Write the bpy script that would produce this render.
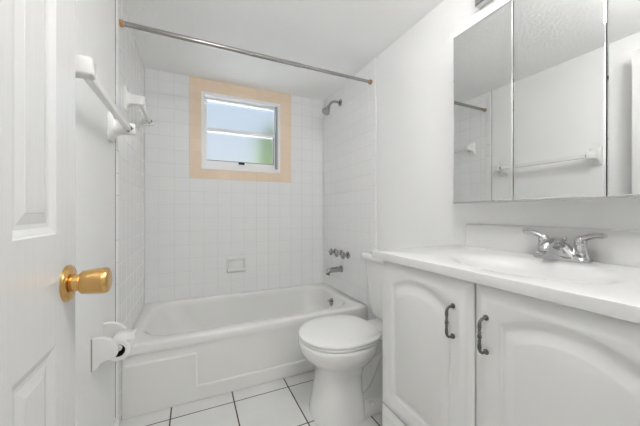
import bpy, bmesh, math, random
from mathutils import Vector, Matrix

# ------------------------------------------------------------------ clear
for o in list(bpy.data.objects):
    bpy.data.objects.remove(o)
S = bpy.context.scene
COL = S.collection
random.seed(7)
PI = math.pi

# ------------------------------------------------------------------ camera
cam_d = bpy.data.cameras.new('camera')
cam = bpy.data.objects.new('camera', cam_d)
COL.objects.link(cam)
cam.location = (0.3317, 0.0, 1.0729)
cam.rotation_euler = (PI / 2, 0, -0.4315)
cam_d.sensor_width = 36.0
cam_d.lens = 277.313 / 640 * 36
cam_d.shift_y = -0.483 / 640
cam_d.clip_start = 0.01
S.camera = cam

# ------------------------------------------------------------------ world, lights, exposure
SKY_STRENGTH = 0.31
BULB_STRENGTH = 1.3
FILL_STRENGTH = 13.0
HALL_FILL = 3.0
world = bpy.data.worlds.new('sky')
S.world = world
world.use_nodes = True
wn = world.node_tree
wn.nodes.clear()
w_out = wn.nodes.new('ShaderNodeOutputWorld')
w_bg = wn.nodes.new('ShaderNodeBackground')
w_tc = wn.nodes.new('ShaderNodeTexCoord')
w_sp = wn.nodes.new('ShaderNodeSeparateXYZ')
w_rp = wn.nodes.new('ShaderNodeValToRGB')
w_rp.color_ramp.elements[0].position = 0.0
w_rp.color_ramp.elements[0].color = (0.80, 0.86, 0.90, 1)
w_rp.color_ramp.elements[1].position = 0.6
w_rp.color_ramp.elements[1].color = (0.55, 0.72, 0.95, 1)
wn.links.new(w_tc.outputs['Generated'], w_sp.inputs[0])
wn.links.new(w_sp.outputs['Z'], w_rp.inputs[0])
wn.links.new(w_rp.outputs[0], w_bg.inputs['Color'])
# unseen ground below the horizon, boosted to light the ceiling; dimmer sky above it
w_mr = wn.nodes.new('ShaderNodeMapRange')
w_mr.inputs['From Min'].default_value = -0.25
w_mr.inputs['From Max'].default_value = -0.02
w_mr.inputs['To Min'].default_value = SKY_STRENGTH * 6.0
w_mr.inputs['To Max'].default_value = SKY_STRENGTH
wn.links.new(w_sp.outputs['Z'], w_mr.inputs['Value'])
wn.links.new(w_mr.outputs[0], w_bg.inputs['Strength'])
wn.links.new(w_bg.outputs[0], w_out.inputs[0])

def area(name, loc, rot, size, size_y, power, color=(1, 0.98, 0.95)):
    d = bpy.data.lights.new(name, 'AREA')
    d.shape = 'RECTANGLE'
    d.size, d.size_y, d.energy, d.color = size, size_y, power, color
    o = bpy.data.objects.new(name, d)
    COL.objects.link(o)
    o.location, o.rotation_euler = loc, rot
    return o

# fill light added in the unseen hall behind the doorway
area('added_hall_fill_light', (0.50, -0.75, 2.36), (0, 0, 0), 0.9, 0.7, HALL_FILL)

S.view_settings.view_transform = 'Standard'
S.view_settings.look = 'None'
S.view_settings.gamma = 1.0
S.view_settings.use_curve_mapping = False
S.view_settings.exposure = 1.53

# ------------------------------------------------------------------ materials
def mat(name, color, rough=0.5, metal=0.0, coat=0.0, noise=0.0, nscale=6.0, bump=0.0, bscale=80.0,
        bstretch=(1, 1, 1), emit=None, spec=0.5, trans=0.0, ior=1.45):
    m = bpy.data.materials.new(name)
    m.use_nodes = True
    nt = m.node_tree
    b = nt.nodes['Principled BSDF']
    b.inputs['Base Color'].default_value = (*color, 1)
    b.inputs['Roughness'].default_value = rough
    b.inputs['Metallic'].default_value = metal
    b.inputs['Coat Weight'].default_value = coat
    b.inputs['Specular IOR Level'].default_value = spec
    b.inputs['Transmission Weight'].default_value = trans
    b.inputs['IOR'].default_value = ior
    tc = nt.nodes.new('ShaderNodeTexCoord')
    if noise > 0:
        n = nt.nodes.new('ShaderNodeTexNoise')
        n.inputs['Scale'].default_value = nscale
        n.inputs['Detail'].default_value = 5
        r = nt.nodes.new('ShaderNodeValToRGB')
        r.color_ramp.elements[0].position = 0.3
        r.color_ramp.elements[1].position = 0.7
        r.color_ramp.elements[0].color = (*[c * (1 - noise) for c in color], 1)
        r.color_ramp.elements[1].color = (*[min(1, c * (1 + noise)) for c in color], 1)
        nt.links.new(tc.outputs['Object'], n.inputs['Vector'])
        nt.links.new(n.outputs['Fac'], r.inputs[0])
        nt.links.new(r.outputs[0], b.inputs['Base Color'])
    if bump > 0:
        mp = nt.nodes.new('ShaderNodeMapping')
        mp.inputs['Scale'].default_value = bstretch
        n2 = nt.nodes.new('ShaderNodeTexNoise')
        n2.inputs['Scale'].default_value = bscale
        n2.inputs['Detail'].default_value = 4
        bp = nt.nodes.new('ShaderNodeBump')
        bp.inputs['Strength'].default_value = bump
        bp.inputs['Distance'].default_value = 0.004
        nt.links.new(tc.outputs['Object'], mp.inputs['Vector'])
        nt.links.new(mp.outputs[0], n2.inputs['Vector'])
        nt.links.new(n2.outputs['Fac'], bp.inputs['Height'])
        nt.links.new(bp.outputs[0], b.inputs['Normal'])
    if emit:
        b.inputs['Emission Color'].default_value = (*emit[0], 1)
        b.inputs['Emission Strength'].default_value = emit[1]
    return m

M = {
    'paint': mat('wall_paint', (0.90, 0.90, 0.895), 0.5, bump=0.06, bscale=120),
    'ceiling': mat('ceiling_texture', (0.95, 0.95, 0.95), 0.85, bump=0.55, bscale=55),
    'tile': mat('white_glazed_tile', (0.89, 0.893, 0.895), 0.11),
    'grout': mat('pale_grout', (0.75, 0.75, 0.74), 0.8),
    'peach': mat('peach_glazed_tile', (0.88, 0.72, 0.56), 0.14, noise=0.03),
    'peach_grout': mat('peach_grout', (0.84, 0.68, 0.54), 0.8),
    'floor_tile': mat('floor_tile_white', (0.74, 0.74, 0.725), 0.22, noise=0.035, nscale=5),
    'floor_grout': mat('floor_grout_dark', (0.07, 0.065, 0.055), 0.9),
    'porcelain': mat('porcelain', (0.84, 0.84, 0.825), 0.10, coat=0.3),
    'tub': mat('tub_enamel', (0.82, 0.82, 0.80), 0.16, coat=0.2),
    'plastic': mat('white_plastic', (0.85, 0.85, 0.84), 0.25),
    'ceramic': mat('white_ceramic', (0.82, 0.82, 0.80), 0.15),
    'cabinet': mat('cabinet_thermofoil', (0.80, 0.80, 0.785), 0.32),
    'counter': mat('cultured_marble', (0.71, 0.71, 0.705), 0.24, noise=0.015, nscale=3),
    'door': mat('door_paint', (0.74, 0.74, 0.73), 0.24, bump=0.16, bscale=60, bstretch=(1, 1, 0.07)),
    'trim': mat('trim_paint', (0.84, 0.84, 0.83), 0.4),
    'caulk': mat('caulk_shadow_grey', (0.35, 0.35, 0.34), 0.8),
    'brass': mat('brass', (0.70, 0.43, 0.16), 0.20, metal=1.0),
    'chrome': mat('chrome', (0.58, 0.58, 0.58), 0.08, metal=1.0),
    'old_chrome': mat('worn_chrome', (0.40, 0.40, 0.40), 0.13, metal=1.0),
    'steel': mat('rod_steel', (0.40, 0.39, 0.365), 0.22, metal=1.0),
    'rust': mat('rusty_brass', (0.50, 0.30, 0.13), 0.5, metal=0.4),
    'bronze': mat('dark_bronze', (0.15, 0.14, 0.13), 0.38, metal=0.7),
    'black': mat('black', (0.01, 0.01, 0.01), 0.6),
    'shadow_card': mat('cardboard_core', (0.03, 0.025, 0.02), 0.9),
    'paper': mat('tissue_paper', (0.87, 0.87, 0.86), 0.9, bump=0.2, bscale=150),
    'mirror': mat('mirror_silver', (0.84, 0.845, 0.84), 0.0, metal=1.0),
    'aluminium': mat('white_aluminium', (0.92, 0.92, 0.92), 0.3),
    'track': mat('grey_track', (0.42, 0.43, 0.45), 0.4, metal=0.5),
    'frost': mat('frosted_glass', (0.95, 0.97, 0.98), 0.34, trans=1.0, ior=1.35, bump=0.5, bscale=130),
    'bulb': mat('frosted_bulb', (0.95, 0.95, 0.93), 0.3, emit=((1.0, 0.985, 0.965), BULB_STRENGTH)),
    'fill_glass': mat('fill_lamp_glow', (0.9, 0.9, 0.9), 0.4, emit=((1, 0.99, 0.975), FILL_STRENGTH)),
    'leaf': mat('leaf_green', (0.36, 0.45, 0.22), 0.6, noise=0.3, nscale=8),
    'bark': mat('bark', (0.16, 0.11, 0.07), 0.9),
    'hose': mat('supply_hose', (0.45, 0.45, 0.45), 0.4, metal=0.6),
}

# ------------------------------------------------------------------ object helpers
OFF = {}

def tag(o, label=None, cat=None, group=None, kind=None):
    if label: o['label'] = label
    if cat: o['category'] = cat
    if group: o['group'] = group
    if kind: o['kind'] = kind
    return o

def thing(name, loc, label=None, cat=None, group=None, kind=None):
    o = bpy.data.objects.new(name, None)
    COL.objects.link(o)
    o.location = loc
    o.empty_display_size = 0.05
    OFF[o.name] = Vector(loc)
    return tag(o, label, cat, group, kind)

def obj(name, bm, m, parent=None, smooth=True, origin=None, bevel=0.0, seg=2, angle=35):
    """links the bmesh (in world coordinates) as ONE mesh object"""
    off = OFF[parent.name] if parent else Vector((0, 0, 0))
    org = Vector(origin) if origin else off.copy()
    bmesh.ops.recalc_face_normals(bm, faces=bm.faces)
    bmesh.ops.translate(bm, verts=bm.verts, vec=-org)
    me = bpy.data.meshes.new(name)
    bm.to_mesh(me)
    bm.free()
    for mm in (m if isinstance(m, (list, tuple)) else [m]):
        me.materials.append(mm)
    o = bpy.data.objects.new(name, me)
    COL.objects.link(o)
    if parent:
        o.parent = parent
    o.location = org - off
    OFF[o.name] = org
    if smooth:
        for p in me.polygons: p.use_smooth = True
        try:
            me.set_sharp_from_angle(angle=math.radians(angle))
        except Exception:
            pass
    if bevel > 0:
        bv = o.modifiers.new('bevel', 'BEVEL')
        bv.width, bv.segments, bv.limit_method = bevel, seg, 'ANGLE'
        bv.angle_limit = math.radians(40)
        bv.harden_normals = False
    return o

def new(): return bmesh.new()

def box(bm, x0, x1, y0, y1, z0, z1, mi=0):
    v = [bm.verts.new((x, y, z)) for x in (x0, x1) for y in (y0, y1) for z in (z0, z1)]
    for f in ((0, 1, 3, 2), (4, 6, 7, 5), (0, 4, 5, 1), (2, 3, 7, 6), (0, 2, 6, 4), (1, 5, 7, 3)):
        bm.faces.new([v[i] for i in f]).material_index = mi
    return v

def loft(bm, rings, close=True, cap0=True, cap1=True, mi=0):
    rv = [[bm.verts.new(p) for p in r] for r in rings]
    n = len(rv[0])
    for a, b in zip(rv, rv[1:]):
        for i in range(n if close else n - 1):
            j = (i + 1) % n
            bm.faces.new((a[i], a[j], b[j], b[i])).material_index = mi
    if cap0: bm.faces.new(rv[0][::-1]).material_index = mi
    if cap1: bm.faces.new(rv[-1]).material_index = mi
    return rv

def frame_of(d):
    d = Vector(d).normalized()
    up = Vector((0, 0, 1)) if abs(d.z) < 0.9 else Vector((0, 1, 0))
    u = d.cross(up).normalized()
    return d, u, d.cross(u).normalized()

def lathe(bm, origin, axis, prof, seg=32, cap0=True, cap1=True):
    """prof: list of (distance along axis, radius)"""
    d, u, w = frame_of(axis)
    o = Vector(origin)
    rings = []
    for t, r in prof:
        r = max(r, 1e-5)
        rings.append([o + d * t + u * (r * math.cos(2 * PI * k / seg)) + w * (r * math.sin(2 * PI * k / seg)) for k in range(seg)])
    loft(bm, rings, cap0=cap0, cap1=cap1)

def smooth_path(pts, n):
    """Catmull-Rom through the points, tuples of any length"""
    out = []
    P = [pts[0]] + list(pts) + [pts[-1]]
    for i in range(1, len(P) - 2):
        for k in range(n):
            t = k / n
            out.append(tuple(0.5 * (2 * b + (c - a) * t + (2 * a - 5 * b + 4 * c - d) * t * t + (3 * b - a - 3 * c + d) * t ** 3)
                             for a, b, c, d in zip(P[i - 1], P[i], P[i + 1], P[i + 2])))
    out.append(tuple(pts[-1]))
    return out

def tube(bm, pts, rad, seg=16, sy=1.0):
    pts = [Vector(p) for p in pts]
    if not isinstance(rad, (list, tuple)): rad = [rad] * len(pts)
    rings, u = [], None
    for i, p in enumerate(pts):
        d = (pts[min(i + 1, len(pts) - 1)] - pts[max(i - 1, 0)]).normalized()
        if u is None: _, u, _w = frame_of(d)
        u = (u - d * u.dot(d)).normalized()
        w = d.cross(u)
        rings.append([p + u * (rad[i] * math.cos(2 * PI * k / seg)) + w * (rad[i] * sy * math.sin(2 * PI * k / seg)) for k in range(seg)])
    loft(bm, rings)

def rrect(cx, cy, hx, hy, r, n=8):
    """rounded rectangle outline, 4*(n+1) points, counter-clockwise"""
    r = min(r, hx - 1e-4, hy - 1e-4)
    out = []
    for q, (sx, sy) in enumerate(((1, 1), (-1, 1), (-1, -1), (1, -1))):
        for k in range(n + 1):
            a = q * PI / 2 + k / n * PI / 2
            out.append((cx + sx * (hx - r) + r * math.cos(a), cy + sy * (hy - r) + r * math.sin(a)))
    return out

def rr4(x0, x1, y0, y1, r, n=8):
    return rrect((x0 + x1) / 2, (y0 + y1) / 2, (x1 - x0) / 2, (y1 - y0) / 2, r, n)

def prism(bm, poly, axis, a0, a1):
    """extrude a 2-D outline; axis 'y': poly is (x, z); axis 'x': poly is (y, z); axis 'z': poly is (x, y)"""
    def P(p, t):
        return {'y': (p[0], t, p[1]), 'x': (t, p[0], p[1]), 'z': (p[0], p[1], t)}[axis]
    loft(bm, [[P(p, a0) for p in poly], [P(p, a1) for p in poly]])

def sphere(bm, c, r, sx=1, sy=1, sz=1, seg=24):
    n = seg // 2
    lathe_rings = []
    for i in range(1, n):
        a = PI * i / n
        lathe_rings.append([(c[0] + sx * r * math.sin(a) * math.cos(2 * PI * k / seg), c[1] + sy * r * math.sin(a) * math.sin(2 * PI * k / seg),
                             c[2] - sz * r * math.cos(a)) for k in range(seg)])
    loft(bm, lathe_rings)

# ------------------------------------------------------------------ room shell
W, D, H = 1.52, 2.491, 2.183          # tile faces of left/right walls, back wall, ceiling height
XL, XR, YB, YF = -0.006, W + 0.006, D + 0.006, 0.06
TE = 1.630                            # front edge of the wall tile
P_ = 0.1085                           # wall tile pitch
WX0, WX1, WZ0, WZ1 = 0.412, 1.058, 1.450, 2.062   # hole in the back wall for the window

def struct(name, bm, m, label, parent=None, **k):
    return tag(obj(name, bm, m, parent, **k), label, None, None, 'structure')

b = new()
box(b, XL - 0.1, XL, -0.05, YB + 0.15, 0, H + 0.1)
wall_left = struct('wall_left', b, M['paint'], 'painted white left wall with tile around the tub end', smooth=False)
b = new()
box(b, XR, XR + 0.1, -0.05, YB + 0.15, 0, H + 0.1)
wall_right = struct('wall_right', b, M['paint'], 'painted white right wall behind mirror cabinet, toilet and shower fittings', smooth=False)
b = new()
box(b, XL, WX0, YB, YB + 0.15, 0, H + 0.1)
box(b, WX1, XR, YB, YB + 0.15, 0, H + 0.1)
box(b, WX0, WX1, YB, YB + 0.15, 0, WZ0)
box(b, WX0, WX1, YB, YB + 0.15, WZ1, H + 0.1)
wall_back = struct('wall_back', b, M['paint'], 'tiled back wall above the tub with small window', smooth=False)
DX0, DX1, DZ = 0.115, 0.785, 2.04
b = new()
box(b, XL, DX0, -0.05, YF, 0, H + 0.1)
box(b, DX1, XR, -0.05, YF, 0, H + 0.1)
box(b, DX0, DX1, -0.05, YF, DZ, H + 0.1)
struct('wall_front', b, M['paint'], 'white wall with the doorway behind the camera', smooth=False)
b = new()
box(b, XL, XR, YF - 0.11, YB, H, H + 0.1)
struct('ceiling', b, M['ceiling'], 'white textured bathroom ceiling', smooth=False)

# hall behind the doorway
b = new()
box(b, -0.9, -0.8, -1.6, -0.05, 0, 2.4); box(b, 2.0, 2.1, -1.6, -0.05, 0, 2.4)
box(b, -0.9, 2.1, -1.7, -1.6, 0, 2.4)
box(b, -0.9, -0.106, -0.05, 0.05, 0, 2.4); box(b, W + 0.106, 2.1, -0.05, 0.05, 0, 2.4)
box(b, -0.9, 2.1, -0.049, 0.05, H + 0.1, 2.4)
struct('wall_hall', b, M['paint'], 'white hall walls outside the bathroom doorway', smooth=False)
b = new()
box(b, -0.9, 2.1, -1.7, 0.05, 2.4, 2.5)
struct('ceiling_hall', b, M['ceiling'], 'white hall ceiling', smooth=False)

# floor: grout bed and tiles
FX, FY, FP, FG = 0.2274, 1.633, 0.3205, 0.0065
b = new()
box(b, -0.9, 2.1, -1.7, YB, -0.05, -0.0012)
floor = struct('floor', b, M['floor_grout'], 'white square tile floor with dark grout lines', smooth=False)
b = new()
for i in range(-4, 6):
    for j in range(-11, 3):
        x0, x1 = FX + i * FP, FX + (i + 1) * FP
        y0, y1 = FY + j * FP, FY + (j + 1) * FP
        x0, x1 = max(x0, XL if y0 > -0.05 else -0.8), min(x1, XR if y0 > -0.05 else 2.0)
        y0, y1 = max(y0, -1.6), min(y1, 1.735)
        if x1 - x0 < 0.02 or y1 - y0 < 0.02: continue
        g = FG / 2
        loft(b, [[(x, y, z) for x, y in ((x0 + e, y0 + e), (x1 - e, y0 + e), (x1 - e, y1 - e), (x0 + e, y1 - e))]
                 for e, z in ((g, -0.006), (g, -0.0012), (g + 0.0012, 0.0))], cap0=False)
tag(obj('floor_tile', b, M['floor_tile'], floor, smooth=False), kind='structure')

# wall tile: bevelled tiles over a grout bed
def tile_field(name, to3, n_axis, us, vs, keep, holes, mt, mg, parent, proud=0.006):
    b = new()
    for u0, u1 in zip(us, us[1:]):
        for v0, v1 in zip(vs, vs[1:]):
            if not keep((u0 + u1) / 2, (v0 + v1) / 2): continue
            rects = [(u0, u1, v0, v1)]
            for (a0, a1, c0, c1) in holes:
                nr = []
                for (p0, p1, q0, q1) in rects:
                    if p1 <= a0 or p0 >= a1 or q1 <= c0 or q0 >= c1:
                        nr.append((p0, p1, q0, q1)); continue
                    if q0 < c0: nr.append((p0, p1, q0, c0))
                    if q1 > c1: nr.append((p0, p1, c1, q1))
                    m0, m1 = max(q0, c0), min(q1, c1)
                    if p0 < a0: nr.append((p0, a0, m0, m1))
                    if p1 > a1: nr.append((a1, p1, m0, m1))
                rects = nr
            for (p0, p1, q0, q1) in rects:
                if p1 - p0 < 0.006 or q1 - q0 < 0.006: continue
                tu, tv = random.gauss(0, 0.0022), random.gauss(0, 0.0022)
                rings = []
                for e, h in ((0.0011, 0.0), (0.0011, proud - 0.0014), (0.0022, proud)):
                    ring = []
                    for (u, v) in ((p0 + e, q0 + e), (p1 - e, q0 + e), (p1 - e, q1 - e), (p0 + e, q1 - e)):
                        hh = h + ((u - (p0 + p1) / 2) * tu + (v - (q0 + q1) / 2) * tv if h > 0 else 0)
                        ring.append(to3(u, v, hh))
                    rings.append(ring)
                loft(b, rings, cap0=False)
                g = proud - 0.0016
                f = b.faces.new([b.verts.new(to3(u, v, g)) for u, v in ((p0, q0), (p1, q0), (p1, q1), (p0, q1))])
                f.material_index = 1
    return tag(obj(name, b, [mt, mg], parent, smooth=False), kind='structure')

RIM = 0.378
def lines(a0, a1, anchor):
    k0 = math.floor((a0 - anchor) / P_) + 1
    L = [a0]
    k = k0
    while anchor + k * P_ < a1 - 1e-6:
        if anchor + k * P_ > a0 + 0.004: L.append(anchor + k * P_)
        k += 1
    if a1 - L[-1] < 0.006: L.pop()
    return L + [a1]
PX0, PX1, PZ0 = 0.309, 0.309 + 8 * P_, 1.353
in_peach = lambda u, v: PX0 < u < PX1 and v > PZ0
hole = [(WX0, WX1, WZ0, WZ1)]
zl = lines(RIM - 0.02, H, PZ0)
xl = lines(0.0, W, PX0)
tile_field('wall_tile', lambda u, v, h: (u, YB - h, v), 'y', xl, zl, lambda u, v: not in_peach(u, v), hole, M['tile'], M['grout'], wall_back)
o = tile_field('peach_tile_border', lambda u, v, h: (u, YB - h, v), 'y', xl, zl, in_peach, hole, M['peach'], M['peach_grout'], wall_back)
o['label'] = 'peach tile border around the window'
yl = lines(TE + 0.05, D, D)
zs = lines(0.0, H, PZ0)
kp = lambda u, v: v > RIM or u < 1.72
tile_field('wall_tile', lambda u, v, h: (XL + h, u, v), 'x', yl, zs, kp, [], M['tile'], M['grout'], wall_left)
tile_field('wall_tile', lambda u, v, h: (XR - h, u, v), 'x', yl, zs, kp, [], M['tile'], M['grout'], wall_right)
# narrow bullnose trim pieces along the front edge of the tile, and the dark caulk line beside it
zb = lines(0.0, H, PZ0 + 0.02)
for xs, sgn, wall in ((XL, 1, wall_left), (XR, -1, wall_right)):
    b = new()
    for v0, v1 in zip(zb, zb[1:]):
        prof = [(TE, 0.0), (TE, 0.002), (TE + 0.004, 0.0055), (TE + 0.010, 0.0068), (TE + 0.049, 0.0068), (TE + 0.049, 0.0)]
        loft(b, [[(xs + sgn * h, y, v) for y, h in prof] for v in (v0 + 0.0008, v1 - 0.0008)])
    tag(obj('bullnose_trim', b, M['tile'], wall), kind='structure')
    b = new()
    box(b, min(xs, xs + sgn * 0.0022), max(xs, xs + sgn * 0.0022), TE - 0.0045 if sgn > 0 else TE - 0.002, TE + 0.0005, 0, H)
    tag(obj('caulk_line', b, M['caulk'] if sgn > 0 else M['grout'], wall, smooth=False), kind='structure')

b = new()
prism(b, [(XL, 0), (0.008, 0), (0.008, 0.070), (0.002, 0.085), (XL, 0.085)], 'y', 0.06, TE - 0.006)
struct('baseboard_left', b, M['trim'], 'low white baseboard along the left wall')

# ------------------------------------------------------------------ window
win = thing('window_1', ((WX0 + WX1) / 2, D, WZ0), 'small white framed window with frosted panes in the tiled back wall', None, None, 'structure')
ox0, ox1, oz0, oz1 = 0.398, 1.071, 1.435, 2.075
b = new()
fy0, fy1 = D - 0.010, D + 0.075
ix0, ix1, iz0, iz1 = 0.424, 1.046, 1.468, 2.049
def rect_frame(bm, y0, y1, o4, i4):
    (a0, a1, c0, c1), (e0, e1, g0, g1) = o4, i4
    box(bm, a0, e0, y0, y1, c0, c1); box(bm, e1, a1, y0, y1, c0, c1)
    box(bm, e0, e1, y0, y1, c0, g0); box(bm, e0, e1, y0, y1, g1, c1)
rect_frame(b, fy0, D, (ox0, ox1, oz0, oz1), (ix0, ix1, iz0, iz1))
rect_frame(b, D, fy1 + 0.02, (WX0 + 0.001, WX1 - 0.001, WZ0 + 0.001, WZ1 - 0.001), (ix0, ix1, iz0, iz1))
obj('window_frame', b, M['aluminium'], win, smooth=False, bevel=0.002)
b = new()                                     # upper fixed light, set back
uy = D + 0.060
rect_frame(b, uy, uy + 0.02, (ix0, ix1, 1.765, iz1), (0.446, 1.030, 1.80, 2.034))
us = obj('upper_sash', b, M['aluminium'], win, smooth=False, bevel=0.0015)
b = new(); box(b, 0.444, 1.032, uy + 0.007, uy + 0.011, 1.797, 2.037)
obj('pane', b, M['frost'], us, smooth=False)
b = new()                                     # lower sash, in front
ly = D + 0.028
rect_frame(b, ly, ly + 0.022, (ix0 + 0.002, 1.030, 1.472, 1.793), (0.448, 1.012, 1.518, 1.764))
box(b, ix0 + 0.002, 1.030, ly - 0.012, ly, 1.472, 1.500)
ls = obj('lower_sash', b, M['aluminium'], win, smooth=False, bevel=0.0015)
b = new(); box(b, 0.446, 1.014, ly + 0.008, ly + 0.012, 1.516, 1.766)
obj('pane', b, M['frost'], ls, smooth=False)
b = new(); box(b, 1.0115, 1.0165, ly - 0.001, ly + 0.006, 1.514, 1.768); box(b, 0.446, 1.0165, ly - 0.001, ly + 0.006, 1.5135, 1.5185)
obj('gasket', b, M['bronze'], ls, smooth=False)
b = new(); box(b, 0.700, 0.750, ly - 0.022, ly - 0.012, 1.492, 1.512)
obj('latch', b, M['black'], ls, smooth=False, bevel=0.002)
b = new(); box(b, 1.034, 1.040, D + 0.004, ly + 0.03, iz0, iz1)
obj('sash_track', b, M['track'], win, smooth=False)
b = new(); box(b, 0.424, 1.034, D + 0.040, D + 0.058, iz1 - 0.018, iz1)
for x in (0.53, 0.93):
    box(b, x, x + 0.012, D + 0.036, D + 0.040, iz1 - 0.013, iz1 - 0.004)
obj('head_stop', b, M['aluminium'], win, smooth=False)

# shrub outside the window, blurred by the frosted panes
shrub = thing('shrub', (1.50, 3.45, 0.0), 'green shrub outdoors, blurred behind the right side of the frosted window', 'shrub')
b = new()
for k in range(1500):
    a, e = random.uniform(0, 2 * PI), math.acos(random.uniform(-1, 1))
    r = random.uniform(0.6, 1.0)
    c = Vector((1.45 + 0.46 * r * math.sin(e) * math.cos(a), 3.45 + 0.4 * r * math.sin(e) * math.sin(a), 1.55 + 0.70 * r * math.cos(e)))
    d, u, w = frame_of((random.gauss(0, 1), random.gauss(0, 1), random.gauss(0, 1) + 0.01))
    s = random.uniform(0.05, 0.09)
    b.faces.new([b.verts.new(c + p) for p in (u * s, w * s * 0.5 + d * 0.01, -u * s, -w * s * 0.5 + d * 0.01)])
obj('foliage', b, M['leaf'], shrub, smooth=False)
b = new()
for k in range(5):
    a = 2 * PI * k / 5
    tube(b, [(1.50 + 0.05 * math.cos(a), 3.45 + 0.05 * math.sin(a), 0), (1.50 + 0.15 * math.cos(a), 3.45 + 0.15 * math.sin(a), 0.6),
             (1.50 + 0.4 * math.cos(a), 3.45 + 0.3 * math.sin(a), 1.5)], [0.03, 0.022, 0.01], 8)
obj('stem', b, M['bark'], shrub)

# ------------------------------------------------------------------ door leaf, open against the left wall
DF, DB_, DY0, DY1, DZ0, DZ1 = 0.115, 0.080, 0.078, 0.722, 0.012, 2.03
door = thing('door_1', (0.0975, DY0, 0), 'white six panel door with wood grain standing open along left wall', None, None, 'structure')
stile, mull = 0.087, 0.208
pw = (DY1 - DY0 - 2 * stile - mull) / 2
ycols = [(DY0 + stile, DY0 + stile + pw), (DY1 - stile - pw, DY1 - stile)]
zrows = [(0.20, 0.842), (1.035, 1.62), (1.72, 1.92)]
panels = [(y0, y1, z0, z1) for (y0, y1) in ycols for (z0, z1) in zrows]
b = new()
def door_face(xf, s):
    ys = sorted({DY0, DY1, *[v for c in ycols for v in c]})
    zs_ = sorted({DZ0, DZ1, *[v for c in zrows for v in c]})
    for y0, y1 in zip(ys, ys[1:]):
        for z0, z1 in zip(zs_, zs_[1:]):
            q = [(y0, z0), (y1, z0), (y1, z1), (y0, z1)]
            if (y0, y1, z0, z1) in panels:
                rings = []
                for e, dep in ((0, 0), (0.003, 0.0015), (0.005, 0.002), (0.013, 0.0055), (0.020, 0.0060), (0.036, 0.0030), (0.0375, 0.0022)):
                    rings.append([(xf - s * dep, y, z) for y, z in ((y0 + e, z0 + e), (y1 - e, z0 + e), (y1 - e, z1 - e), (y0 + e, z1 - e))])
                loft(b, rings, cap0=False)
            else:
                b.faces.new([b.verts.new((xf, y, z)) for y, z in q])
door_face(DF, 1)
door_face(DB_, -1)
for (ya, yb, za, zb_) in ((DY0, DY0, DZ0, DZ1), (DY1, DY1, DZ0, DZ1)):
    b.faces.new([b.verts.new(p) for p in ((DB_, ya, za), (DF, ya, za), (DF, ya, zb_), (DB_, ya, zb_))])
for z in (DZ0, DZ1):
    b.faces.new([b.verts.new(p) for p in ((DB_, DY0, z), (DF, DY0, z), (DF, DY1, z), (DB_, DY1, z))])
bmesh.ops.remove_doubles(b, verts=b.verts, dist=1e-5)
obj('door_leaf', b, M['door'], door, smooth=False)
KY, KZ = 0.681, 0.938
for sgn, xf in ((1, DF), (-1, DB_)):
    k = 1 if sgn > 0 else 0.86
    b = new()
    lathe(b, (xf, KY, KZ), (sgn, 0, 0), [(0, 0.0345), (0.003, 0.0345), (0.007, 0.031), (0.009, 0.024), (0.010, 0.0165), (0.012, 0.0165), (0.021 * k, 0.0160), (0.022 * k, 0.012)], 40)
    rose = obj('knob_rose', b, M['brass'], door)
    b = new()
    lathe(b, (xf, KY, KZ), (sgn, 0, 0), [(t * k, r) for t, r in ((0.0215, 0.012), (0.022, 0.0205), (0.0240, 0.0222), (0.040, 0.0240), (0.056, 0.0252),
                                          (0.0610, 0.0250), (0.0645, 0.0232), (0.0665, 0.019), (0.0675, 0.012), (0.0675, 0.004))], 40)
    kn = obj('doorknob', b, M['brass'], door)
    if sgn > 0: kn['label'] = 'brass doorknob'
for z in (0.25, 1.02, 1.80):
    b = new()
    lathe(b, (0.122, 0.069, z), (0, 0, 1), [(0, 0.006), (0.09, 0.006)], 12)
    obj('hinge', b, M['brass'], door)

# ------------------------------------------------------------------ towel bars
def towel_bar(label, y0, y1, zc):
    t = thing('towel_bar', (0.0, (y0 + y1) / 2, zc), label, 'towel bar', 'white towel bars on the left wall')
    xw = XL if y0 < TE else 0.0
    for y in (y0, y1):
        b = new()
        rings = []
        for x, hy, hz, dz, r in ((xw, 0.031, 0.064, 0, 0.008), (0.006, 0.031, 0.064, 0, 0.008), (0.010, 0.028, 0.058, 0, 0.008), (0.016, 0.0235, 0.037, 0, 0.007),
                                 (0.028, 0.0215, 0.029, 0.001, 0.006), (0.050, 0.0205, 0.0255, 0.001, 0.006), (0.090, 0.0195, 0.0235, 0.001, 0.005), (0.0935, 0.016, 0.0200, 0.001, 0.004)):
            rings.append([(x, y + p, zc + dz + q) for p, q in rrect(0, 0, hy, hz, r, 4)])
        loft(b, rings)
        br = obj('bracket', b, M['ceramic'], t, angle=50)
    b = new()
    zr, xr_ = zc + 0.000, 0.068
    sec = rrect(0, 0, 0.0105, 0.0135, 0.0025, 3)
    loft(b, [[(xr_ + p, y, zr + q) for p, q in sec] for y in (y0 + 0.015, y1 - 0.015)])
    obj('bar', b, M['plastic'], t)
    for y, s in ((y0 + 0.0195, 1), (y1 - 0.0195, -1)):
        b = new()
        outer = [(0.021 * math.cos(a * PI / 2), 0.021 * math.sin(a * PI / 2)) for a in range(4)]
        loft(b, [[(xr_ + p * f, y + s * d, zr + q * f) for p, q in outer] for f, d in ((1, -0.002), (1, 0.004), (0.75, 0.007))])
        cb = obj('bar_collar', b, M['steel'], t, smooth=False)
        cb['label'] = 'chrome collar'
    return t
towel_bar('long white towel bar on painted left wall beside the door edge', 0.925, 1.523, 1.455)
towel_bar('short white towel bar on tiled left wall above the tub', 1.812, 2.20, 1.690)

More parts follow.
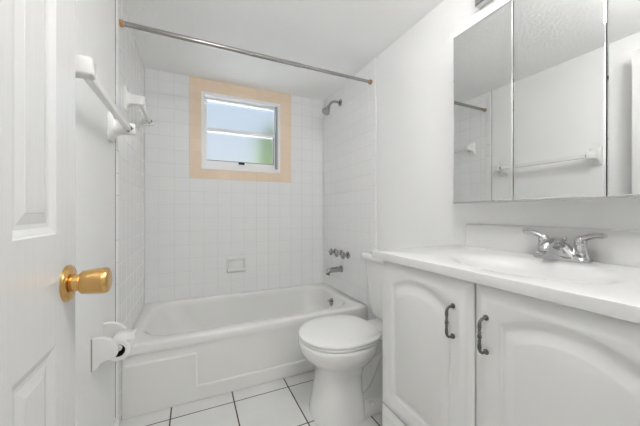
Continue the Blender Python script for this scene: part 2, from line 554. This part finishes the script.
# ------------------------------------------------------------------ toilet paper holder and roll
tp = thing('toilet_paper_holder', (0, 1.36, 0.545), 'white toilet paper holder on left wall below the doorknob', 'toilet paper holder')
arm = smooth_path([(XL, 0.486), (0.010, 0.494), (0.022, 0.512), (0.040, 0.520), (0.056, 0.521), (0.071, 0.531), (0.077, 0.550), (0.074, 0.570), (0.060, 0.588), (0.040, 0.601), (0.012, 0.608), (XL, 0.609)], 5)
for y0 in (1.274, 1.430):
    b = new()
    prism(b, arm, 'y', y0, y0 + 0.020)
    obj('bracket', b, M['ceramic'], tp, bevel=0.002, angle=60)
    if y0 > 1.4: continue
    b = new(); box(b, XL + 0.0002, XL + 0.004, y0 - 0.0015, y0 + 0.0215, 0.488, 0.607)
    obj('shadow_strip', b, M['caulk'], tp, smooth=False)  # shadow line between bracket and wall, put in as a dark strip
b = new()
lathe(b, (0.072, 1.294, 0.545), (0, 1, 0), [(0, 0.007), (0.012, 0.007), (0.013, 0.011), (0.123, 0.011), (0.124, 0.007), (0.136, 0.007)], 20)
obj('roller', b, M['plastic'], tp)
roll = thing('toilet_paper_roll', (0.072, 1.36, 0.538), 'nearly finished toilet paper roll on the wall holder', 'toilet paper')
b = new()
RY0, RY1, RZ, RX = 1.306, 1.418, 0.536, 0.069
rings = []
for r, y in ((0.0242, RY0), (0.039, RY0), (0.0405, RY0 + 0.002), (0.0405, RY1 - 0.002), (0.039, RY1), (0.0242, RY1)):
    rings.append([(RX + r * math.cos(2 * PI * k / 48), y, RZ + r * math.sin(2 * PI * k / 48)) for k in range(48)])
loft(b, rings + [rings[0]], cap0=False, cap1=False)
bmesh.ops.remove_doubles(b, verts=b.verts, dist=1e-6)
obj('paper', b, M['paper'], roll)
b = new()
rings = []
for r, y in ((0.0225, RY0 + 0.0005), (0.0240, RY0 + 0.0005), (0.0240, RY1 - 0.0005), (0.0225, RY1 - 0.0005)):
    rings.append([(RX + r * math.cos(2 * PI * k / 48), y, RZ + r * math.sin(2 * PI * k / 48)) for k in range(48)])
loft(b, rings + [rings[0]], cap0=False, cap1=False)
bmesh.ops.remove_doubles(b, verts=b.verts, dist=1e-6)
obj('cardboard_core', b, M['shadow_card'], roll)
b = new()                                     # loose end of the sheet, lifted over the top
sh = [(RX + 0.041 * math.cos(a), RZ + 0.041 * math.sin(a)) for a in [PI * 0.75 - k * 0.12 for k in range(12)]]
sh += [(RX + 0.037, RZ + 0.034), (RX + 0.047, RZ + 0.036)]
loft(b, [[(x, RY0 + 0.001, z) for x, z in sh], [(x, RY1 - 0.001, z) for x, z in sh]], close=False, cap0=False, cap1=False)
o = obj('loose_sheet', b, M['paper'], roll)
sm = o.modifiers.new('thickness', 'SOLIDIFY'); sm.thickness = 0.0008; sm.offset = 1

# ------------------------------------------------------------------ bathtub
tub = thing('bathtub', (0.76, 2.1, 0), 'white alcove bathtub with stepped front apron below the tiled window wall', 'bathtub')
b = new()
e = 0.001
TX0, TX1, TY0, TY1 = e, W - e, 1.7215, D - e
IX0, IX1, IY0, IY1 = 0.055, 1.440, 1.790, 2.450
rings = []
for ins, z, r in ((0.012, 0.328, 0.02), (0.0, 0.328, 0.02), (0.0, 0.362, 0.02), (0.003, 0.371, 0.02), (0.009, 0.3765, 0.02), (0.018, RIM, 0.02)):
    y_in = ins
    rings.append([(x, y, z) for x, y in rr4(TX0, TX1, TY0 + y_in, TY1, r if ins else r)])
for (dx0, dx1, dy0, dy1, z, r) in ((0, 0, 0, 0, RIM, 0.17), (0.008, 0.006, 0.006, 0.006, 0.3755, 0.17), (0.020, 0.012, 0.013, 0.013, 0.364, 0.17),
                                   (0.040, 0.020, 0.022, 0.020, 0.335, 0.17), (0.105, 0.035, 0.040, 0.038, 0.24, 0.17), (0.19, 0.055, 0.060, 0.058, 0.14, 0.17),
                                   (0.24, 0.075, 0.080, 0.080, 0.10, 0.17), (0.30, 0.12, 0.12, 0.12, 0.085, 0.16), (0.50, 0.3, 0.2, 0.2, 0.08, 0.1)):
    rings.append([(x, y, z) for x, y in rr4(IX0 + dx0, IX1 - dx1, IY0 + dy0, IY1 - dy1, r)])
loft(b, rings, cap0=False)
obj('tub_shell', b, M['tub'], tub, angle=60)
b = new()
ay = 1.7265
box(b, e, W - e, ay + 0.0050, ay + 0.02, 0.001, 0.334)
U = [(e, 0.001), (W - e, 0.001), (W - e, 0.268), (1.172, 0.268), (1.168, 0.080), (0.352, 0.080), (0.348, 0.268), (e, 0.268)]
fr = [b.verts.new((x, ay, z)) for x, z in U]
ins_ = []
cen = {2: (0, 0.010), 3: (0.008, 0.010), 4: (0.008, 0.010), 5: (-0.008, 0.010), 6: (-0.008, 0.010), 7: (0, 0.010)}
bk = []
for i, (x, z) in enumerate(U):
    dx, dz = cen.get(i, (0, 0))
    dx = {3: -0.010, 4: -0.010, 5: 0.010, 6: 0.010}.get(i, 0)
    bk.append(b.verts.new((x + dx, ay + 0.0055, z + dz)))
b.faces.new(fr)
for i in range(8):
    j = (i + 1) % 8
    b.faces.new((fr[i], fr[j], bk[j], bk[i]))
obj('apron', b, M['tub'], tub, smooth=False, bevel=0.003, seg=3)
b = new()
ovx, ovy, ovz = 1.412, 2.120, 0.304
lathe(b, (ovx + 0.012, ovy, ovz), (-1, 0, 0.22), [(0, 0.036), (0.008, 0.036), (0.012, 0.032), (0.014, 0.020), (0.015, 0.004)], 32)
ov = obj('overflow_plate', b, M['old_chrome'], tub)
b = new()
tube(b, [(ovx - 0.004, ovy, ovz + 0.004), (ovx - 0.018, ovy + 0.004, ovz + 0.012), (ovx - 0.028, ovy + 0.008, ovz + 0.022)], [0.004, 0.004, 0.006], 10)
obj('trip_lever', b, M['old_chrome'], ov)

# ------------------------------------------------------------------ soap dish on the back wall
sd = thing('soap_dish', (0.679, D, 0.56), 'white ceramic soap dish set in the tiled back wall', 'soap dish')
b = new()
def ring_y(x0, x1, z0, z1, y, r=0.01): return [(x, y, z) for x, z in rr4(x0, x1, z0, z1, r, 4)]
X0, X1, Z0, Z1 = 0.598, 0.758, 0.556, 0.694
loft(b, [ring_y(X0, X1, Z0, Z1, D + 0.004), ring_y(X0, X1, Z0, Z1, D - 0.012), ring_y(X0 + 0.004, X1 - 0.004, Z0 + 0.004, Z1 - 0.004, D - 0.018),
         ring_y(X0 + 0.014, X1 - 0.014, Z0 + 0.024, Z1 - 0.026, D - 0.019), ring_y(X0 + 0.018, X1 - 0.018, Z0 + 0.032, Z1 - 0.032, D - 0.013),
         ring_y(X0 + 0.022, X1 - 0.022, Z0 + 0.036, Z1 - 0.036, D + 0.0035)])
obj('dish_body', b, M['ceramic'], sd, angle=50)
b = new()
loft(b, [[(x, D - y, z) for y, z in ((0.0, 0.562), (0.040, 0.566), (0.050, 0.574), (0.052, 0.590), (0.046, 0.592), (0.040, 0.582), (0.0, 0.580))] for x in (X0 + 0.004, X1 - 0.004)])
obj('lip', b, M['ceramic'], sd, bevel=0.003)

# ------------------------------------------------------------------ shower fittings
rod = thing('shower_curtain_rod', (0.76, 1.686, 2.026), 'grey metal shower curtain rod spanning the ceiling end of the tub', 'shower rod')
RYY, RZZ = 1.686, 2.026
b = new(); lathe(b, (0.012, RYY, RZZ), (1, 0, 0), [(0, 0.0128), (0.958, 0.0128), (0.960, 0.0118)], 24)
obj('outer_tube', b, M['steel'], rod)
b = new(); lathe(b, (0.965, RYY, RZZ), (1, 0, 0), [(0, 0.0108), (0.535, 0.0108)], 24)
obj('inner_tube', b, M['steel'], rod)
for x, s in ((XL + 0.001, 1), (XR - 0.001, -1)):
    b = new()
    x2 = 0.0005 if s > 0 else W - 0.0005
    lathe(b, (x2, RYY, RZZ), (s, 0, 0), [(0, 0.0165), (0.014, 0.0165), (0.018, 0.0145)], 24)
    ec = obj('end_cap', b, M['rust'], rod)
    ec['label'] = 'rusty brown end cap'

sh_ = thing('shower_fixture', (W, 2.15, 2.043), 'chrome shower head on bent arm high on right tiled wall', 'shower head')
b = new(); lathe(b, (W - 0.0005, 2.15, 2.043), (-1, 0, 0), [(0, 0.030), (0.003, 0.030), (0.010, 0.024), (0.013, 0.012)], 28)
obj('flange', b, M['old_chrome'], sh_)
b = new()
ap = smooth_path([(W - 0.008, 2.15, 2.043), (1.475, 2.148, 2.043), (1.440, 2.144, 2.034), (1.412, 2.138, 2.008), (1.398, 2.132, 1.985)], 6)
tube(b, ap, 0.0115, 14)
obj('arm', b, M['old_chrome'], sh_)
b = new()
lathe(b, (1.400, 2.133, 1.989), (-0.52, -0.16, -0.84), [(0, 0.011), (0.006, 0.016), (0.018, 0.017), (0.022, 0.015), (0.030, 0.020), (0.055, 0.033), (0.072, 0.037), (0.077, 0.034), (0.077, 0.004)], 28)
obj('spray_head', b, M['old_chrome'], sh_)

val = thing('tub_valve', (W, 2.13, 0.71), 'row of chrome valve handles on right tiled wall below the shower head', 'tub faucet')
for k, y in enumerate((2.018, 2.13, 2.242)):
    b = new(); lathe(b, (W - 0.0005, y, 0.715), (-1, 0, 0), [(0, 0.031), (0.003, 0.031), (0.012, 0.022), (0.014, 0.013), (0.038, 0.012)], 28)
    es = obj('escutcheon', b, M['old_chrome'], val)
    b = new()
    rings = []
    for t, f in ((0.032, 0.7), (0.036, 1.0), (0.056, 1.0), (0.061, 0.75)):
        ring = []
        for q in range(48):
            a = 2 * PI * q / 48
            r = f * (0.0235 + 0.0065 * math.cos(4 * a))
            ring.append((W - t, y + r * math.cos(a), 0.715 + r * math.sin(a)))
        rings.append(ring)
    loft(b, rings)
    obj('handle', b, M['old_chrome'], es, angle=40)
spt = thing('tub_spout', (W, 2.13, 0.57), 'chrome tub spout on right tiled wall above the tub rim', 'tub spout')
b = new(); lathe(b, (W - 0.0005, 2.13, 0.578), (-1, 0, 0), [(0, 0.030), (0.004, 0.030), (0.010, 0.026)], 28)
obj('flange', b, M['old_chrome'], spt)
b = new()
rings = []
for x, zc, hy, hz in ((W - 0.006, 0.578, 0.024, 0.024), (1.47, 0.578, 0.024, 0.024), (1.43, 0.577, 0.023, 0.023), (1.40, 0.573, 0.022, 0.023), (1.382, 0.566, 0.021, 0.021), (1.374, 0.560, 0.018, 0.016)):
    rings.append([(x, 2.13 + hy * math.cos(2 * PI * k / 28), zc + hz * math.sin(2 * PI * k / 28)) for k in range(28)])
loft(b, rings)
so = obj('spout_body', b, M['old_chrome'], spt)
b = new(); lathe(b, (1.389, 2.13, 0.552), (-0.25, 0, -1), [(0, 0.016), (0.014, 0.016), (0.0145, 0.012), (0.010, 0.011)], 24)
obj('spout_mouth', b, M['bronze'], so)

# ------------------------------------------------------------------ toilet
CY = 1.338
toi = thing('toilet', (1.15, CY, 0), 'white round toilet with closed lid between tub and vanity', 'toilet')
def egg(x0, x1, hw, z, n=56, pf=2.0, pb=2.4, split=0.48):
    cx = x0 + (x1 - x0) * split
    out = []
    for k in range(n):
        a = 2 * PI * k / n
        c, s = math.cos(a), math.sin(a)
        p = pb if c > 0 else pf
        lx = (x1 - cx) if c > 0 else (cx - x0)
        out.append((cx + lx * math.copysign(abs(c) ** (2 / p), c), CY + hw * math.copysign(abs(s) ** (2 / p), s), z))
    return out
b = new()
prof = [(0.902, 1.182, 0.150, 0.000), (0.902, 1.182, 0.150, 0.012), (0.908, 1.178, 0.145, 0.040), (0.920, 1.172, 0.135, 0.100), (0.932, 1.168, 0.126, 0.170), (0.936, 1.168, 0.123, 0.215),
        (0.931, 1.176, 0.126, 0.240), (0.914, 1.200, 0.142, 0.268), (0.884, 1.235, 0.167, 0.300), (0.853, 1.252, 0.190, 0.330), (0.841, 1.258, 0.199, 0.358), (0.838, 1.260, 0.201, 0.382), (0.840, 1.258, 0.200, 0.395), (0.845, 1.255, 0.196, 0.400)]
loft(b, [egg(x0, x1, hw, z, split=0.5 if z < 0.25 else 0.48, pb=3.2 if z < 0.25 else 2.5, pf=2.3 if z < 0.25 else 2.0) for x0, x1, hw, z in prof])
obj('bowl', b, M['porcelain'], toi, angle=60)
b = new()                                    # foot and trapway behind the column
rings = []
for z, x0, x1, hw in ((0.0, 1.02, 1.47, 0.122), (0.028, 1.02, 1.47, 0.122), (0.040, 1.03, 1.462, 0.112), (0.052, 1.04, 1.45, 0.070), (0.13, 1.04, 1.44, 0.058), (0.24, 1.04, 1.43, 0.060),
                      (0.31, 1.05, 1.45, 0.085), (0.36, 1.06, 1.47, 0.115), (0.392, 1.10, 1.48, 0.125)):
    rings.append([(x, y, z) for x, y in rr4(x0, x1, CY - hw, CY + hw, 0.05 if hw < 0.09 else 0.04, 6)])
loft(b, rings)
tpth = smooth_path([(1.08, 0, 0.16), (1.12, 0, 0.11), (1.19, 0, 0.12), (1.24, 0, 0.19), (1.28, 0, 0.27), (1.34, 0, 0.28), (1.39, 0, 0.20), (1.40, 0, 0.06)], 6)
for s in (-1, 1):
    tube(b, [(p[0], CY + s * 0.044, p[2]) for p in tpth], 0.032, 14)
obj('trapway', b, M['porcelain'], toi, angle=60)
for s in (-1, 1):
    b = new(); lathe(b, (1.215, CY + s * 0.095, 0.026), (0, 0, 1), [(0, 0.016), (0.020, 0.015), (0.028, 0.011), (0.031, 0.004)], 18)
    obj('bolt_cap', b, M['plastic'], toi)
def lid_outline(x0, x1, hw, z): return egg(x0, x1, hw, z, n=72, pf=2.0, pb=2.8, split=0.50)
b = new()
loft(b, [lid_outline(0.842 + d, 1.262 - d, 0.199 - d, z) for d, z in ((0.006, 0.4030), (0.001, 0.4055), (0.0, 0.4105), (0.003, 0.4165), (0.008, 0.4180))])
obj('seat', b, M['plastic'], toi, angle=60)
b = new()
loft(b, [lid_outline(0.838 + d, 1.268 - d, 0.203 - d, z) for d, z in ((0.008, 0.4200), (0.002, 0.4210), (0.0, 0.4255), (0.002, 0.4315), (0.008, 0.4360), (0.018, 0.4380), (0.06, 0.4400), (0.13, 0.4410))])
obj('lid', b, M['plastic'], toi, angle=60)
for s in (-1, 1):
    b = new(); lathe(b, (1.275, CY + s * 0.075 - 0.02, 0.412), (0, 1, 0), [(0, 0.012), (0.040, 0.012)], 16)
    obj('seat_hinge', b, M['plastic'], toi)
b = new()
rings = []
for z, x0, hw in ((0.418, 1.375, 0.095), (0.428, 1.362, 0.108), (0.46, 1.352, 0.122), (0.56, 1.345, 0.148), (0.68, 1.341, 0.170), (0.772, 1.338, 0.180)):
    rings.append([(x, y, z) for x, y in rr4(x0, W - 0.012, CY - hw, CY + hw, 0.035, 6)])
loft(b, rings)
obj('tank', b, M['porcelain'], toi, angle=60)
b = new()
loft(b, [[(x, y, z) for x, y in rr4(1.322 + d, W - 0.006, CY - 0.196 + d, CY + 0.196 - d, 0.030, 6)] for d, z in ((0.004, 0.772), (0, 0.776), (0, 0.800), (0.003, 0.808), (0.010, 0.813), (0.03, 0.8145))])
obj('tank_lid', b, M['porcelain'], toi, angle=60)
b = new()
tube(b, smooth_path([(XR - 0.001, 1.19, 0.15), (1.48, 1.19, 0.16), (1.46, 1.20, 0.25), (1.45, 1.24, 0.36), (1.45, 1.26, 0.425)], 5), 0.006, 10)
obj('supply_hose', b, M['hose'], toi)

# ------------------------------------------------------------------ vanity cabinet
VY0, VY1 = 0.100, 0.916
van = thing('vanity_cabinet', (1.28, 0.5, 0), 'white vanity cabinet with arched raised panel doors under the sink top', 'vanity cabinet')
CF = 1.041
b = new()
box(b, CF, W + 0.004, VY1 - 0.018, VY1, 0, 0.8845)
box(b, CF, W + 0.004, VY0, VY0 + 0.018, 0, 0.8845)
box(b, CF, W + 0.004, VY0, VY1, 0.08, 0.10)
box(b, W - 0.010, W + 0.004, VY0, VY1, 0, 0.76)
box(b, CF, CF + 0.018, VY0, VY0 + 0.045, 0, 0.8845)
box(b, CF, CF + 0.018, VY1 - 0.045, VY1, 0, 0.8845)
box(b, CF, CF + 0.018, 0.49, 0.53, 0.08, 0.8845)
box(b, CF, CF + 0.018, VY0, VY1, 0.86, 0.8845)
box(b, CF, CF + 0.018, VY0, VY1, 0.285, 0.32)
box(b, CF, CF + 0.018, VY0, VY1, 0.08, 0.12)
obj('carcass', b, M['cabinet'], van, smooth=False)

def arch_outline(y0, y1, z0, z1, rise, n=24):
    """rectangle whose top edge is a shallow arch; counter-clockwise in (y, z)"""
    pts = [(y0, z0), (y1, z0)]
    sh_w = (y1 - y0) * 0.0
    c = (y0 + y1) / 2
    hw = (y1 - y0) / 2
    for k in range(n + 1):
        t = 1 - 2 * k / n
        zz = z1 - rise + rise * (math.cos(t * PI / 2) ** 0.9 if abs(t) < 1 else 0)
        pts.append((c + hw * t, zz))
    return pts

def cab_door(y0, y1, z0, z1, handle_y):
    b = new()
    n = 24
    def rect_pts(e):
        a0, a1, c0, c1 = y0 + e, y1 - e, z0 + e, z1 - e
        pts = [(a0, c0), (a1, c0)]
        for k in range(n + 1):
            pts.append((a1 + (a0 - a1) * k / n, c1))
        return pts
    def arch(e):
        return arch_outline(y0 + e, y1 - e, z0 + e, z1 - 0.043 - (e - 0.068) * 1.45, 0.042 - (e - 0.068) * 0.3, n)
    X = lambda x, pts: [(x, y, z) for y, z in pts]
    xf = 1.020
    rings = [X(CF - 0.0005, rect_pts(0.001)), X(xf + 0.0125, rect_pts(0.0)), X(xf + 0.0105, rect_pts(0.002)), X(xf + 0.0065, rect_pts(0.014)), X(xf + 0.0025, rect_pts(0.026)), X(xf, rect_pts(0.037)), X(xf, rect_pts(0.039)),
             X(xf, arch(0.066)), X(xf + 0.0010, arch(0.069)), X(xf + 0.0060, arch(0.075)), X(xf + 0.0075, arch(0.080)), X(xf + 0.0070, arch(0.084)),
             X(xf + 0.0015, arch(0.100)), X(xf + 0.0005, arch(0.1025))]
    loft(b, rings)
    d = obj('door', b, M['cabinet'], van, smooth=True, angle=22)
    b = new()
    zt, zb_ = 0.803, 0.713
    zc = (zt + zb_) / 2
    pts, rad = [], []
    half = [(xf - 0.0005, 0.044, 0.0075), (xf - 0.003, 0.044, 0.0072), (xf - 0.005, 0.044, 0.0042), (xf - 0.012, 0.0440, 0.0036), (xf - 0.019, 0.0425, 0.0036), (xf - 0.0245, 0.038, 0.0038), (xf - 0.0265, 0.031, 0.0046),
            (xf - 0.0265, 0.024, 0.0050), (xf - 0.0265, 0.018, 0.0040), (xf - 0.0265, 0.013, 0.0032), (xf - 0.0265, 0.011, 0.0052), (xf - 0.0265, 0.009, 0.0036), (xf - 0.0265, 0.006, 0.0033), (xf - 0.0265, 0.003, 0.0052)]
    seq = half + [(x, -z, r) for x, z, r in half[::-1]]
    tube(b, [(x, handle_y, zc + z) for x, z, r in seq], [r for x, z, r in seq], 12)
    h = obj('handle', b, M['bronze'], d)
    h['label'] = 'dark bronze turned pull'
    return d
cab_door(0.5115, 0.9145, 0.309, 0.8815, 0.570)
cab_door(0.1045, 0.5065, 0.309, 0.8815, 0.470)
b = new()
loft(b, [[(x, y, z) for y, z in rr4(0.1045 + e_, 0.9145 - e_, 0.115 + e_, 0.3045 - e_, 0.003, 3)] for e_, x in ((0.001, CF - 0.0005), (0, 1.0325), (0.003, 1.0285), (0.022, 1.021), (0.026, 1.0205))])
obj('drawer_front', b, M['cabinet'], van, angle=14)

# ------------------------------------------------------------------ vanity top with basin and backsplash
top = thing('sink_counter', (1.27, 0.5, 0.885), 'glossy white countertop with moulded sink basin and backsplash', 'countertop')
QX0, QX1, QY0, QY1, QZ = 1.012, W + 0.004, 0.075, 0.960, 0.915
BX, BY, RXB, RYB = 1.236, 0.506, 0.150, 0.212
angs = sorted({2 * PI * k / 96 for k in range(96)} | {math.atan2(y - BY, x - BX) % (2 * PI) for x in (QX0, QX1) for y in (QY0, QY1)})
def to_rect(a, e):
    c, s = math.cos(a), math.sin(a)
    x0, x1, y0, y1 = QX0 + e, QX1, QY0 + e, QY1 - e
    t = min(((x1 if c > 0 else x0) - BX) / c if abs(c) > 1e-9 else 1e9, ((y1 if s > 0 else y0) - BY) / s if abs(s) > 1e-9 else 1e9)
    return BX + t * c, BY + t * s
b = new()
rings = []
for e_, z in ((0.002, 0.8855), (0.0, 0.8865), (0.0, 0.911), (0.0012, 0.914), (0.004, 0.915)):
    rings.append([(*to_rect(a, e_), z) for a in angs])
for f, z in ((1.22, 0.915), (1.15, 0.9147), (1.08, 0.9136), (1.01, 0.911), (0.95, 0.906), (0.89, 0.896), (0.82, 0.874), (0.74, 0.824), (0.58, 0.803), (0.36, 0.792), (0.10, 0.788)):
    rings.append([(BX + RXB * f * math.cos(a), BY + RYB * f * math.sin(a), z) for a in angs])
loft(b, rings, cap0=False)
# underside of the slab and outside of the bowl
rings = [[(*to_rect(a, 0.004), 0.8855) for a in angs]] + [[(BX + RXB * f * math.cos(a), BY + RYB * f * math.sin(a), z) for a in angs] for f, z in ((1.06, 0.8855), (1.0, 0.87), (0.9, 0.83), (0.62, 0.79), (0.1, 0.778))]
loft(b, rings, cap0=False)
obj('counter_slab', b, M['counter'], top, angle=40)
b = new(); lathe(b, (BX, BY, 0.7885), (0, 0, 1), [(0, 0.022), (0.003, 0.022), (0.004, 0.018), (0.002, 0.012), (0.002, 0.003)], 24)
obj('drain', b, M['chrome'], top)
b = new()
loft(b, [[(x, y, z) for x, z in ((W + 0.004, 0.914), (1.500, 0.914), (1.500, 1.012), (1.502, 1.018), (1.507, 1.021), (W + 0.004, 1.021))] for y in (QY0, 0.900)])
obj('backsplash', b, M['counter'], top, bevel=0.002)

# ------------------------------------------------------------------ sink faucet
fa = thing('sink_faucet', (1.452, BY, QZ), 'chrome two handle centerset faucet at the back of the sink', 'faucet')
FXc = 1.455
b = new()
loft(b, [[(x, y, z) for x, y in rr4(FXc - 0.028 + d, FXc + 0.028 - d, BY - 0.079 + d, BY + 0.079 - d, 0.024, 6)] for d, z in ((0, QZ + 0.0003), (0, QZ + 0.010), (0.003, QZ + 0.015), (0.008, QZ + 0.018))])
obj('base_plate', b, M['chrome'], fa)
for s in (-1, 1):
    y = BY + s * 0.051
    b = new(); lathe(b, (FXc, y, QZ + 0.012), (0, 0, 1), [(0, 0.0235), (0.008, 0.0235), (0.012, 0.019), (0.016, 0.0195), (0.030, 0.0185), (0.040, 0.0155), (0.044, 0.0145)], 28)
    post = obj('handle_post', b, M['chrome'], fa)
    b = new()
    lathe(b, (FXc, y, QZ + 0.054), (0, 0, 1), [(0, 0.0150), (0.006, 0.0160), (0.016, 0.0155), (0.024, 0.0125), (0.029, 0.006), (0.030, 0.002)], 28)
    pts = smooth_path([(FXc, y - s * 0.004, QZ + 0.068), (FXc - 0.002, y + s * 0.016, QZ + 0.080), (FXc - 0.004, y + s * 0.032, QZ + 0.0865), (FXc - 0.006, y + s * 0.048, QZ + 0.088), (FXc - 0.008, y + s * 0.062, QZ + 0.0875)], 5)
    n = len(pts)
    rad = [0.0128 - 0.0020 * min(1, i / (n * 0.5)) for i in range(n)]
    rad[-1] = 0.008
    tube(b, pts, rad, 14, sy=0.8)
    obj('lever', b, M['chrome'], fa, angle=50)
b = new()
rings = []
path = [(FXc + 0.004, 0.022, 0.024, 0.022), (FXc - 0.004, 0.040, 0.0225, 0.020), (FXc - 0.020, 0.056, 0.021, 0.017), (FXc - 0.042, 0.063, 0.0185, 0.0145), (FXc - 0.066, 0.061, 0.0165, 0.0125), (FXc - 0.088, 0.052, 0.015, 0.0115), (FXc - 0.098, 0.043, 0.0135, 0.0105), (FXc - 0.101, 0.037, 0.0115, 0.0095)]
path = smooth_path(path, 5)
for i, (x, z, hy, hn) in enumerate(path):
    p, q = path[max(0, i - 1)], path[min(len(path) - 1, i + 1)]
    d = Vector((q[0] - p[0], 0, q[1] - p[1])).normalized()
    nrm = Vector((-d.z, 0, d.x))
    rings.append([(x + nrm.x * hn * math.sin(a), BY + hy * math.cos(a), QZ + z + nrm.z * hn * math.sin(a)) for a in [2 * PI * k / 24 for k in range(24)]])
loft(b, rings)
obj('spout', b, M['chrome'], fa, angle=60)
b = new()
loft(b, [[(x + ox, y, z) for x, y in rrect(FXc, BY, hx, hy, 0.018, 6)] for z, hx, hy, ox in ((QZ + 0.014, 0.0250, 0.050, 0), (QZ + 0.022, 0.0240, 0.044, 0), (QZ + 0.034, 0.0225, 0.034, -0.001), (QZ + 0.047, 0.0205, 0.025, -0.002), (QZ + 0.056, 0.0185, 0.0195, -0.003))])
obj('center_body', b, M['chrome'], fa, angle=60)
b = new()
lathe(b, (FXc + 0.019, BY, QZ + 0.012), (0, 0, 1), [(0, 0.003), (0.050, 0.003), (0.051, 0.006), (0.054, 0.0075), (0.060, 0.0075), (0.063, 0.005), (0.0635, 0.001)], 16)
obj('lift_rod', b, M['chrome'], fa)

# ------------------------------------------------------------------ mirror cabinet
mc = thing('medicine_cabinet', (1.46, 0.5, 1.113), 'wall medicine cabinet with three mirrored doors above the vanity', 'mirror cabinet')
MX, MZ0, MZ1 = 1.4100, 1.113, 1.869
MY = [0.8915, 0.6338, 0.3785, 0.1232]
b = new(); box(b, MX + 0.010, XR, MY[3] + 0.003, MY[0] - 0.003, MZ0 + 0.004, MZ1 - 0.004)
obj('cabinet_box', b, M['plastic'], mc, smooth=False)
for y1, y0 in zip(MY, MY[1:]):
    b = new()
    g = 0.0014
    def mr(e_, x): return [(x, y, z) for y, z in ((y0 + g + e_, MZ0 + 0.006 + e_), (y1 - g - e_, MZ0 + 0.006 + e_), (y1 - g - e_, MZ1 - 0.006 - e_), (y0 + g + e_, MZ1 - 0.006 - e_))]
    loft(b, [mr(0.0, MX + 0.007), mr(0.0, MX + 0.0010), mr(0.0035, MX)])
    if y1 == MY[0]:                            # this door does not close quite flush
        for v in b.verts: v.co.x -= 0.0014 * (v.co.y - y0) / (y1 - y0)
    obj('mirror_door', b, M['mirror'], mc, smooth=False)
for nm, z0, z1 in (('bottom_rail', MZ0, MZ0 + 0.0055), ('top_rail', MZ1 - 0.0055, MZ1)):
    b = new(); box(b, MX - 0.002, MX + 0.010, MY[3], MY[0], z0, z1)
    obj(nm, b, M['aluminium'] if nm == 'top_rail' else M['chrome'], mc, smooth=False)
b = new(); box(b, MX - 0.0005, MX + 0.010, MY[0], MY[0] + 0.003, MZ0, MZ1)
obj('side_edge', b, M['aluminium'], mc, smooth=False)
b = new(); box(b, MX + 0.0075, MX + 0.0095, MY[3] + 0.002, MY[0] - 0.002, MZ0 + 0.006, MZ1 - 0.006)
obj('door_backing', b, M['black'], mc, smooth=False)

# ------------------------------------------------------------------ vanity light bar
vl = thing('vanity_light', (1.49, 0.50, 2.05), 'chrome bulb bar above the mirror cabinet, only its lower corner in view', 'vanity light')
b = new()
loft(b, [[(x, y, z) for y, z in rr4(0.16 + d, 0.846 - d, 2.000 + d, 2.120 - d, 0.004, 3)] for d, x in ((0, XR), (0, 1.492), (0.006, 1.486))])
obj('back_plate', b, M['chrome'], vl, angle=30)
for k in range(5):
    y = 0.715 - k * 0.120
    b = new(); lathe(b, (1.487, y, 2.060), (-1, 0, 0), [(0, 0.030), (0.004, 0.030), (0.012, 0.022), (0.052, 0.021)], 24)
    so_ = obj('socket', b, M['chrome'], vl)
    b = new(); sphere(b, (1.398, y, 2.058), 0.0475, seg=24)
    obj('bulb', b, M['bulb'], so_)

# fill lamp added out of view to brighten the room, doorway end
cl = thing('added_fill_lamp', (0.72, 0.27, H), 'round white fill lamp added out of view near the doorway end of the bathroom', 'added fill lamp')
b = new(); lathe(b, (0.72, 0.27, H - 0.0002), (0, 0, -1), [(0, 0.085), (0.018, 0.085), (0.024, 0.075), (0.028, 0.040), (0.052, 0.040), (0.060, 0.068)], 40)
obj('fill_lamp_base', b, M['trim'], cl)
b = new(); lathe(b, (0.72, 0.27, H - 0.060), (0, 0, -1), [(0, 0.070), (0.015, 0.085), (0.04, 0.112), (0.075, 0.125), (0.11, 0.115), (0.135, 0.090), (0.150, 0.050), (0.154, 0.004)], 40)
obj('fill_lamp_globe', b, M['fill_glass'], cl)

# made-up body for the added hall fill light, unseen
hl = thing('added_hall_fill', (0.5, -0.75, 2.4), 'flat white fill lamp added in the unseen hall behind the doorway', 'added fill lamp')
b = new(); box(b, 0.03, 0.97, -1.12, -0.38, 2.366, 2.3995)
obj('hall_fill_body', b, M['plastic'], hl, smooth=False, bevel=0.004)

# ------------------------------------------------------------------ sampling
S.cycles.max_bounces = 12
S.cycles.diffuse_bounces = 7
S.cycles.glossy_bounces = 6
S.cycles.transmission_bounces = 8
S.cycles.caustics_reflective = False
S.cycles.caustics_refractive = True
S.cycles.sample_clamp_indirect = 6.0
